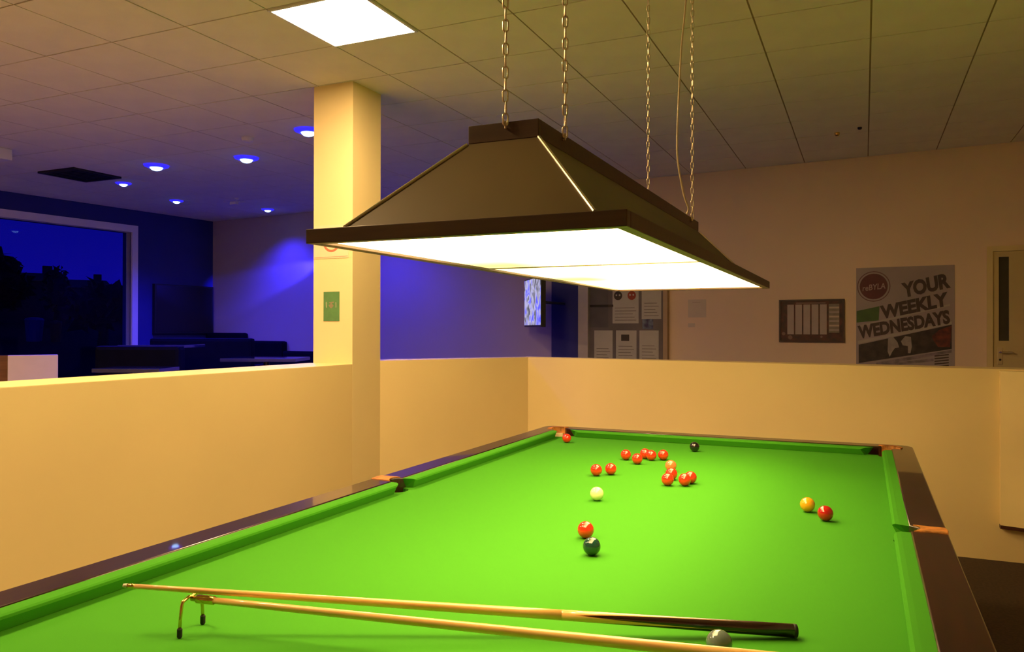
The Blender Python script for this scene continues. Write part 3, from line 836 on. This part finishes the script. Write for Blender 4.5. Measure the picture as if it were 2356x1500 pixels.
obj('blue_flyer', B(0.66, 0.79, 0.575, 0.70, 0.0085, 0.0095), mat('blue_flyer_print', (0.03, 0.03, 0.16), 0.5, noise=0.5, nscale=20, col2=(0.25, 0.35, 0.55)), nb)
papers = [(0.291, 0.640, 0.615, 1.06, 'sheet with black and red discs'), (0.652, 0.690, 0.887, 1.06, None), (0.057, 0.16, 0.292, 0.558, None), (0.335, 0.19, 0.589, 0.559, 'sheet with a dark square picture'), (0.626, 0.20, 0.857, 0.559, None)]
for k, (x0, z0, x1, z1_, lb) in enumerate(papers):
    sh = obj('paper_sheet', B(x0, x1, z0, z1_, 0.0085, 0.0098), PAPER, nb, label=lb)
    nl = 5
    bm = bmesh.new()
    for q in range(nl):
        zz = z0 + 0.035 + q*0.036
        box(bm, x0+0.03, x1-0.03-0.02*(q % 3), zz, zz+0.006, 0.0098, 0.0102)
    obj('printed_lines', bm, GREYINK, sh)
    if k == 0:
        for cx_, c_ in ((0.36, INK), (0.53, mat('red_print', (0.50, 0.06, 0.04), 0.6))):
            poly('printed_disc', [(cx_+0.052*cos(2*pi*q/24), 0.965+0.052*sin(2*pi*q/24)) for q in range(24)], 0.0104, c_, sh)
            for dx in (-0.02, 0.02): poly('white_dot', [(cx_+dx+0.011*cos(2*pi*q/12), 0.972+0.011*sin(2*pi*q/12)) for q in range(12)], 0.0110, PAPER, sh)
    if k == 3:
        obj('dark_picture', B(0.40, 0.50, 0.435, 0.51, 0.0098, 0.0104), INK, sh)
obj('glass_front', B(0, 0.928, 0.05, h_-0.05, 0.052, 0.056), CABGLASS, nb)

pn = thing('pale_wall_notice', 'faint cream paper notice on the beige wall right of the cabinet', 'notice', mw=far_m(7.88, 1.655))
obj('paper_sheet', B(0, 0.205, 0, 0.20, 0.001, 0.003), mat('pale_beige_paper', (0.70, 0.60, 0.50), 0.7, noise=0.05), pn)
obj('printed_lines', B(0.05, 0.14, 0.165, 0.172, 0.003, 0.0034), mat('faint_print', (0.50, 0.40, 0.32), 0.7), pn)
pn2 = thing('small_wall_notice', 'very small cream paper slip below the faint notice', 'notice', mw=far_m(7.88, 1.545))
obj('paper_sheet', B(0, 0.08, 0, 0.045, 0.001, 0.003), MATS['pale_beige_paper'], pn2)

# navy pier
struct('trim_1', prism([P2(6.19, 0.0), P2(6.554, 0.0), P2(6.554, 0.05), P2(6.19, 0.05)], 0.3, CZ-0.001), NAVY)
# television turned sideways on a bracket
def tv_screen_mat():
    m = bpy.data.materials.new('lit_television_picture'); m.use_nodes = True
    n = m.node_tree.nodes; l = m.node_tree.links; b = n['Principled BSDF']
    tc = n.new('ShaderNodeTexCoord'); mp = n.new('ShaderNodeMapping'); mp.inputs['Scale'].default_value = (7, 5, 1)
    t = n.new('ShaderNodeTexNoise'); t.inputs['Scale'].default_value = 1.0; t.inputs['Detail'].default_value = 4; t.inputs['Distortion'].default_value = 1.2
    r = n.new('ShaderNodeValToRGB'); e = r.color_ramp.elements
    e[0].position = 0.38; e[0].color = (0.10, 0.10, 0.11, 1); e[1].position = 0.62; e[1].color = (0.12, 0.12, 0.95, 1)
    q = e.new(0.50); q.color = (0.52, 0.50, 0.72, 1)
    l.new(tc.outputs['Object'], mp.inputs[0]); l.new(mp.outputs[0], t.inputs['Vector']); l.new(t.outputs['Fac'], r.inputs[0])
    b.inputs['Base Color'].default_value = (0.01, 0.01, 0.01, 1)
    l.new(r.outputs[0], b.inputs['Emission Color']); b.inputs['Emission Strength'].default_value = 1.0
    return m
nrm = Vector((-0.82, -0.57, 0)).normalized(); wv = Vector((0, 0, 1)).cross(nrm).normalized()   # right-hand basis x,up,normal
ctr = A + T*6.23 - N*0.62
tvm = basis(wv, nrm, ctr + Vector((0, 0, 1.83)))
tv = thing('wall_television', 'lit television on a bracket turned sideways beside the navy pier', 'television', mw=tvm)
obj('casing', B(-0.46, 0.46, -0.285, 0.285, -0.055, 0, bev=0.004), BLACKP, tv)
obj('screen', B(-0.445, 0.445, -0.262, 0.272, 0.0005, 0.002), tv_screen_mat(), tv)
bk = tube([tvm.inverted() @ (A + T*6.36 - N*0.05 + Vector((0, 0, 1.83))), Vector((0.1, 0, -0.12)), Vector((0, 0, -0.05))], 0.016, 8)
obj('wall_bracket', bk, BLACKP, tv)

# door at the right
dr = bpy.data.objects.new('door_1', None); link(dr); dr.matrix_world = far_m(10.742, 0.0); dr['kind'] = 'structure'
dr['label'] = 'cream door with a narrow glass slit and silver handle at the right'; dr['category'] = 'door'
DP = mat('cream_door_paint', (0.66, 0.54, 0.28), 0.45, noise=0.04)
bm = bmesh.new(); box(bm, 0, 0.048, 0, 2.30, 0.0, 0.05); box(bm, 0.94, 0.988, 0, 2.30, 0.0, 0.05); box(bm, 0.048, 0.94, 2.252, 2.30, 0.0, 0.05)
obj('door_frame', bm, mat('yellow_lit_door_frame', (0.80, 0.66, 0.34), 0.45, noise=0.03), dr)  # door cream brightened for the yellow light on the frame
bm = bmesh.new()
gx0, gx1, gz0, gz1 = 0.095, 0.175, 1.42, 2.20
box(bm, 0.05, gx0, 0.3, 2.25, 0.002, 0.032); box(bm, gx1, 0.938, 0.3, 2.25, 0.002, 0.032); box(bm, gx0, gx1, 0.3, gz0, 0.002, 0.032); box(bm, gx0, gx1, gz1, 2.25, 0.002, 0.032)
obj('door_leaf', bm, DP, dr)
obj('vision_panel', B(gx0, gx1, gz0, gz1, 0.008, 0.012), mat('dark_vision_glass', (0.05, 0.055, 0.04), 0.1, noise=0.1), dr)
hd = obj('door_handle', B(0.085, 0.125, 1.20, 1.36, 0.0325, 0.038, bev=0.002), STEEL, dr)
obj('lever', tube([(0.105, 1.315, 0.036), (0.105, 1.315, 0.075), (0.115, 1.315, 0.080), (0.20, 1.315, 0.080)], 0.009, 10), STEEL, hd)
obj('keyhole', tube([(0.105, 1.245, 0.036), (0.105, 1.245, 0.044)], 0.010, 12), BLACKP, hd)

# ---------------------------------------------------------------- lounge
sc_ = thing('wall_screen', 'large switched-off black screen on the blue wall beside the window', 'screen', mw=left_m(-1.095, 1.44))
obj('casing', B(0, 1.06, 0, 0.755, 0.002, 0.06, bev=0.005), BLACKP, sc_)
obj('screen', B(0.03, 1.03, 0.03, 0.73, 0.0602, 0.062), SCREENOFF, sc_)

def booth(s0, s1, top, d0, label):
    t = thing('booth_seat', label, 'seat', mw=far_m((s0+s1)/2, 0.3, d0)); hw = (s1-s0)/2
    obj('seat_cushion', B(-hw, hw, 0.30, 0.45, 0.10, 0.62, bev=0.03), VINYL, t)
    obj('backrest', B(-hw, hw, 0.30, top-0.3, 0.005, 0.13, bev=0.035), VINYL, t)
    obj('plinth', B(-hw+0.02, hw-0.02, 0.0, 0.30, 0.02, 0.56), BLACKP, t)
booth(-0.0+0.01, 0.866, 1.455, 0.02, 'tall dark booth seat in the lounge corner')
booth(0.872, 1.712, 1.335, 0.02, 'lower dark booth seat right of the tall one')
booth(1.72, 3.2, 1.19, 0.02, 'lowest dark booth seat mostly hidden behind the pillar')

def bar_table(x, y, rot, w, d, top, label):
    t = thing('lounge_table', label, 'table', mw=Matrix.Translation((x, y, 0.3)) @ Matrix.Rotation(rot, 4, 'Z'))
    obj('table_top', B(-w/2, w/2, -d/2, d/2, top-0.335, top-0.3, bev=0.006), GLOSSB, t)
    obj('pedestal', tube([(0, 0, 0.02), (0, 0, top-0.335)], 0.035, 12), BLACKP, t)
    obj('base_plate', lathe([(0.24, 0), (0.24, 0.012), (0.05, 0.028)], 24), BLACKP, t, smooth=False)
bar_table(-6.60, 3.85, 0.42, 0.75, 0.60, 1.335, 'shiny blue-lit lounge table nearest the black screen')
bar_table(-5.15, 3.95, 0.42, 0.80, 0.60, 1.205, 'shiny lounge table just left of the pillar')
bar_table(-5.22, 2.34, 0.42, 0.60, 0.42, 1.165, 'long shiny lounge table close behind the left partition')

def sofa(x, y, rot, w, top, label):
    t = thing('lounge_sofa', label, 'sofa', mw=Matrix.Translation((x, y, 0.3)) @ Matrix.Rotation(rot, 4, 'Z'))
    h = top-0.3
    obj('backrest', B(-w/2, w/2, -0.10, 0.06, 0.12, h, bev=0.04), VINYL, t)
    obj('seat_cushion', B(-w/2+0.12, w/2-0.12, 0.062, 0.62, 0.32, 0.47, bev=0.03), VINYL, t)
    for s in (-1, 1): obj('armrest', B(min(s*w/2, s*(w/2-0.118)), max(s*w/2, s*(w/2-0.118)), 0.062, 0.64, 0.12, h-0.35, bev=0.03), VINYL, t)
    obj('seat_base', B(-w/2+0.12, w/2-0.12, 0.062, 0.60, 0.12, 0.318), VINYL, t)
    for sx in (-1, 1):
        for yy in (0.0, 0.55): obj('foot', B(sx*(w/2-0.08)-0.025, sx*(w/2-0.08)+0.025, yy-0.025, yy+0.025, 0, 0.12), BLACKP, t)
sofa(-5.92, 2.98, 0.42, 0.86, 1.345, 'dark high-backed sofa in front of the blue-lit table')
sofa(-6.90, 4.75, 0.42, 1.30, 1.40, 'dark sofa behind the blue-lit table')

# blue ceiling spots
def blue_spot(x, y, label, power, sz=1.0, ang=125):
    t = thing('blue_downlight', label, 'ceiling light', loc=(x, y, CZ-0.014*sz), group='blue ceiling spotlights')
    obj('bezel', lathe([(0.112, 0.013), (0.106, 0.000), (0.075, -0.012), (0.060, -0.012), (0.060, 0.013)], 24), BRIM, t, label='rim with the lens halo as a blue glow')
    t.scale = (sz, sz, sz)
    bm = bmesh.new(); bmesh.ops.create_uvsphere(bm, u_segments=20, v_segments=10, radius=0.056)
    bmesh.ops.transform(bm, matrix=Matrix.Translation((0, 0, -0.006)) @ Matrix.Diagonal((1, 1, 0.6, 1)), verts=bm.verts)
    obj('glowing_lens', bm, BLED, t, smooth=True)
    ld = bpy.data.lights.new('blue_spot_light', 'SPOT'); ld.energy = power; ld.color = (0.030, 0.020, 1.0); ld.spot_size = radians(ang); ld.spot_blend = 0.8; ld.shadow_soft_size = 0.05
    lo = bpy.data.objects.new('blue_spot_light', ld); link(lo); lo.parent = t; lo.location = (0, 0, -0.07)
BP = 210.0
blue_spot(-3.62, 2.75, 'blue ceiling spotlight against the left edge of the pillar', BP, 1.1)
blue_spot(-4.904, 3.374, 'large bright blue spotlight second nearest the pillar', BP, 1.1)
blue_spot(-6.056, 3.278, 'large bright blue spotlight third from the pillar', BP, 1.15)
blue_spot(-7.258, 3.854, 'small blue spotlight left of the larger bright ones', BP, 0.8)
blue_spot(-7.70, 5.047, 'small blue spotlight nearest the blue wall corner', BP, 0.8)
blue_spot(-7.10, 6.15, 'smallest blue spotlight close to the far wall', BP*0.6, 0.8)
q = A + T*3.72 - N*1.0
blue_spot(q.x, q.y, 'added unseen blue spotlight behind the pillar', BP*0.7, 1.0, 150)  # light added out of view for the purple wash on the wall

# wall-washing projector hidden behind the pillar
wm = far_m(2.85, 2.60, 0.12)
ww = thing('blue_wall_washer', 'blue wall-washing light fixed to the far wall behind the pillar', 'wall light', mw=wm)
obj('housing', B(-0.05, 0.09, -0.05, 0.05, -0.10, 0.06, bev=0.01), BLACKP, ww)
for nm, aim, pw, an in (('wash_beam', Vector((-1.0, -0.24, -0.15)), 560, 22),):
    ld = bpy.data.lights.new(nm, 'SPOT'); ld.energy = pw; ld.color = (0.030, 0.025, 1.0); ld.spot_size = radians(an); ld.spot_blend = 0.7; ld.shadow_soft_size = 0.03
    lo = bpy.data.objects.new('wash_beam', ld); link(lo); lo.parent = ww
    lo.matrix_basis = Matrix.Translation((-0.08 if aim.x < 0 else 0.12, 0, 0.05 if aim.x < 0 else 0.10)) @ aim.to_track_quat('-Z', 'Y').to_matrix().to_4x4()

# small ceiling fittings
def ceil_round(name, x, y, r, h, m, label, cat):
    t = obj(name, lathe([(r*0.55, -h), (r*0.9, -h*0.75), (r, -h*0.3), (r, -0.0005)], 24), m, smooth=False)
    t.location = (x, y, CZ-0.001); tag(t, label, cat); return t
ceil_round('smoke_detector', -4.297, 2.742, 0.055, 0.045, WHITE, 'round white smoke detector above the second blue spotlight', 'smoke detector')
ceil_round('sprinkler_head', 0.590, 4.72, 0.022, 0.03, BRASS, 'tiny brass ceiling sprinkler at the right', 'sprinkler')
ceil_round('ceiling_sensor', 0.773, 4.60, 0.018, 0.02, BLACKP, 'tiny dark ceiling sensor beside the brass sprinkler', 'sensor')
cc = thing('ceiling_camera', 'small pale camera with a short arm on the dark lounge ceiling', 'camera', loc=(-6.809, 5.233, CZ-0.001))
obj('mount', lathe([(0.03, -0.02), (0.03, 0)], 16), WHITE, cc)
obj('arm', tube([(0, 0, -0.02), (0, 0, -0.05), (0.14, 0.02, -0.05)], 0.007, 8), WHITE, cc)
obj('camera_body', B(-0.10, 0.0, -0.03, 0.03, -0.085, -0.045, bev=0.006), WHITE, cc)
pj = thing('ceiling_speaker', 'white box speaker with dark front at the left edge of the ceiling', 'speaker', loc=(-6.83, 2.10, CZ-0.001))
obj('cabinet', B(-0.20, 0.10, -0.06, 0.08, -0.11, 0, bev=0.012), WHITE, pj)
obj('dark_front', B(-0.19, 0.085, -0.066, -0.0605, -0.10, -0.02), BLACKP, pj, label='dark grille')
vx = GX+GS*(VENT[0]+.5); vy = GY+GS*(VENT[1]+.5)
vt = thing('ceiling_vent', 'dark louvred square vent in the lounge ceiling', 'vent', loc=(vx, vy, CZ-0.001))
obj('vent_frame', ringbox(0.296, 0.296, 0.255, 0.255, -0.018, 0.010), BLACKP, vt)
for k in range(9):
    obj('louvre', B(-0.255, 0.255, -0.24+k*0.058, -0.205+k*0.058, -0.014, -0.008), BLACKP, vt)

# ---------------------------------------------------------------- outside the window
GRND = mat('dark_hillside', (0.010, 0.009, 0.010), 0.95, noise=0.4, nscale=0.4)
bm = bmesh.new()
nx, ny = 24, 24; gv = []
for i in range(nx+1):
    row = []
    for j in range(ny+1):
        x = -9.6 - i*2.6; y = -14 + j*2.9
        z = -1.2 + min(22, max(0, (-x-14)))*0.160 - max(0, -x-40)*0.2 + 0.3*sin(x*0.35+y*0.2)
        row.append(bm.verts.new((x, y, z)))
    gv.append(row)
for i in range(nx):
    for j in range(ny): bm.faces.new((gv[i][j], gv[i+1][j], gv[i+1][j+1], gv[i][j+1]))
hill = obj('ground_outside', bm, GRND); hill['kind'] = 'structure'
def gz(x, y): return -1.2 + min(22, max(0, (-x-14)))*0.160 - max(0, -x-40)*0.2 + 0.3*sin(x*0.35+y*0.2) - 0.1
LEAF = mat('dark_foliage', (0.006, 0.008, 0.005), 0.9, noise=0.4, nscale=2)
TRUNK = mat('dark_bark', (0.012, 0.009, 0.007), 0.9, noise=0.3)
def tree(x, y, top, r, label):
    z0 = gz(x, y)
    t = thing('tree', label, 'tree', loc=(x, y, z0), group='dark trees outside the window')
    H = top-z0
    obj('trunk', tube([(0, 0, 0), (0.05, 0, H*0.35), (0, 0.05, H*0.6)], 0, 8, radii=[0.22, 0.15, 0.08]), TRUNK, t)
    bm = bmesh.new(); rnd = random.Random(int(x*10+y*7))
    for k in range(170):
        a = rnd.uniform(0, 2*pi); u = rnd.uniform(-1, 1); q = rnd.uniform(0.55, 1.0)
        c = Vector((r*q*sqrt(1-u*u)*cos(a), r*q*sqrt(1-u*u)*sin(a), H*0.66 + u*H*0.33*q))
        s = rnd.uniform(0.16, 0.34)*r
        v = [bm.verts.new(c+Vector((rnd.uniform(-s, s), rnd.uniform(-s, s), rnd.uniform(-s, s)))) for _ in range(4)]
        for f in ((0, 1, 2), (0, 1, 3), (0, 2, 3), (1, 2, 3)): bm.faces.new([v[i] for i in f])
    bmesh.ops.create_icosphere(bm, subdivisions=2, radius=1.0, matrix=Matrix.Translation((0, 0, H*0.66)) @ Matrix.Diagonal((r*0.72, r*0.72, H*0.27, 1)))
    obj('crown', bm, LEAF, t)
tree(-29.5, 16.3, 4.45, 1.3, 'tall dark tree at the left edge of the window view')
tree(-30.3, 19.4, 4.2, 0.55, 'narrow dark tree standing between the two far houses')
tree(-24.3, 16.9, 3.25, 1.25, 'round dark tree right of the far houses')
tree(-27.6, 21.2, 2.9, 0.9, 'small dark tree beside the right edge of the window')
tree(-34.3, 25.3, 3.1, 1.8, 'broad low dark tree on the skyline right of the round tree')
def house(x, y, w, d, top, label, wins):
    z0 = gz(x, y)-0.3
    t = thing('house', label, 'house', mw=Matrix.Translation((x, y, z0)) @ Matrix.Rotation(radians(-32+90), 4, 'Z'))
    H = top-z0; hw = H*0.82
    obj('walls', B(-w/2, w/2, -d/2, d/2, 0, hw), mat('dim_house_wall', (0.035, 0.028, 0.045), 0.9, noise=0.3), t)
    bm = bmesh.new()
    v = [bm.verts.new(p) for p in ((-w/2-.2,-d/2-.2,hw),(w/2+.2,-d/2-.2,hw),(w/2+.2,d/2+.2,hw),(-w/2-.2,d/2+.2,hw),(-w/2,0,H),(w/2,0,H))]
    for f in ((0,1,5,4),(2,3,4,5),(1,2,5),(3,0,4),(0,3,2,1)): bm.faces.new([v[i] for i in f])
    obj('roof', bm, mat('dim_roof', (0.03, 0.028, 0.03), 0.8, noise=0.3), t)
    for (u, z) in wins:
        obj('lit_window', B(u-0.28, u+0.28, d/2+0.01, d/2+0.03, hw*z, hw*z+0.22), mat('dim_lit_window', (0.2, 0.2, 0.2), 0.5, emit=(0.45, 0.35, 0.55), estr=0.13), t)
    obj('chimney', B(w*0.3, w*0.3+0.4, -0.2, 0.2, hw, H+0.35), mat('dim_house_wall', (0, 0, 0)), t)
# walls of the houses face the window: +y local points back to the room
house(-35.6, 20.9, 4.2, 3.5, 4.15, 'dim house on the hillside left of the narrow tree', [(-1.2, .80), (0.9, .80), (0.2, .45)])
house(-41.7, 28.6, 3.4, 3.0, 4.40, 'dim house on the hillside right of the narrow tree', [(-0.9, .82), (0.9, .84), (0.0, .4)])
def outdoor_bin(x, y, w, h, m, label):
    bn = thing('outdoor_bin', label, 'bin', loc=(x, y, gz(x, y)+0.05))
    obj('bin_body', lathe([(w*0.40, 0), (w*0.5, h)], 16), m, bn)
    obj('bin_lid', lathe([(w*0.54, h), (w*0.45, h+0.08), (w*0.15, h+0.12)], 16), m, bn)
outdoor_bin(-28.35, 17.10, 0.66, 0.85, mat('dull_blue_bin', (0.02, 0.06, 0.35), 0.4, noise=0.1), 'blue bin standing on the dark hillside outside the window')
outdoor_bin(-27.60, 17.45, 0.42, 0.75, mat('dull_yellow_bin', (0.18, 0.08, 0.01), 0.6, noise=0.2), 'yellow-brown bin right of the blue bin outside')
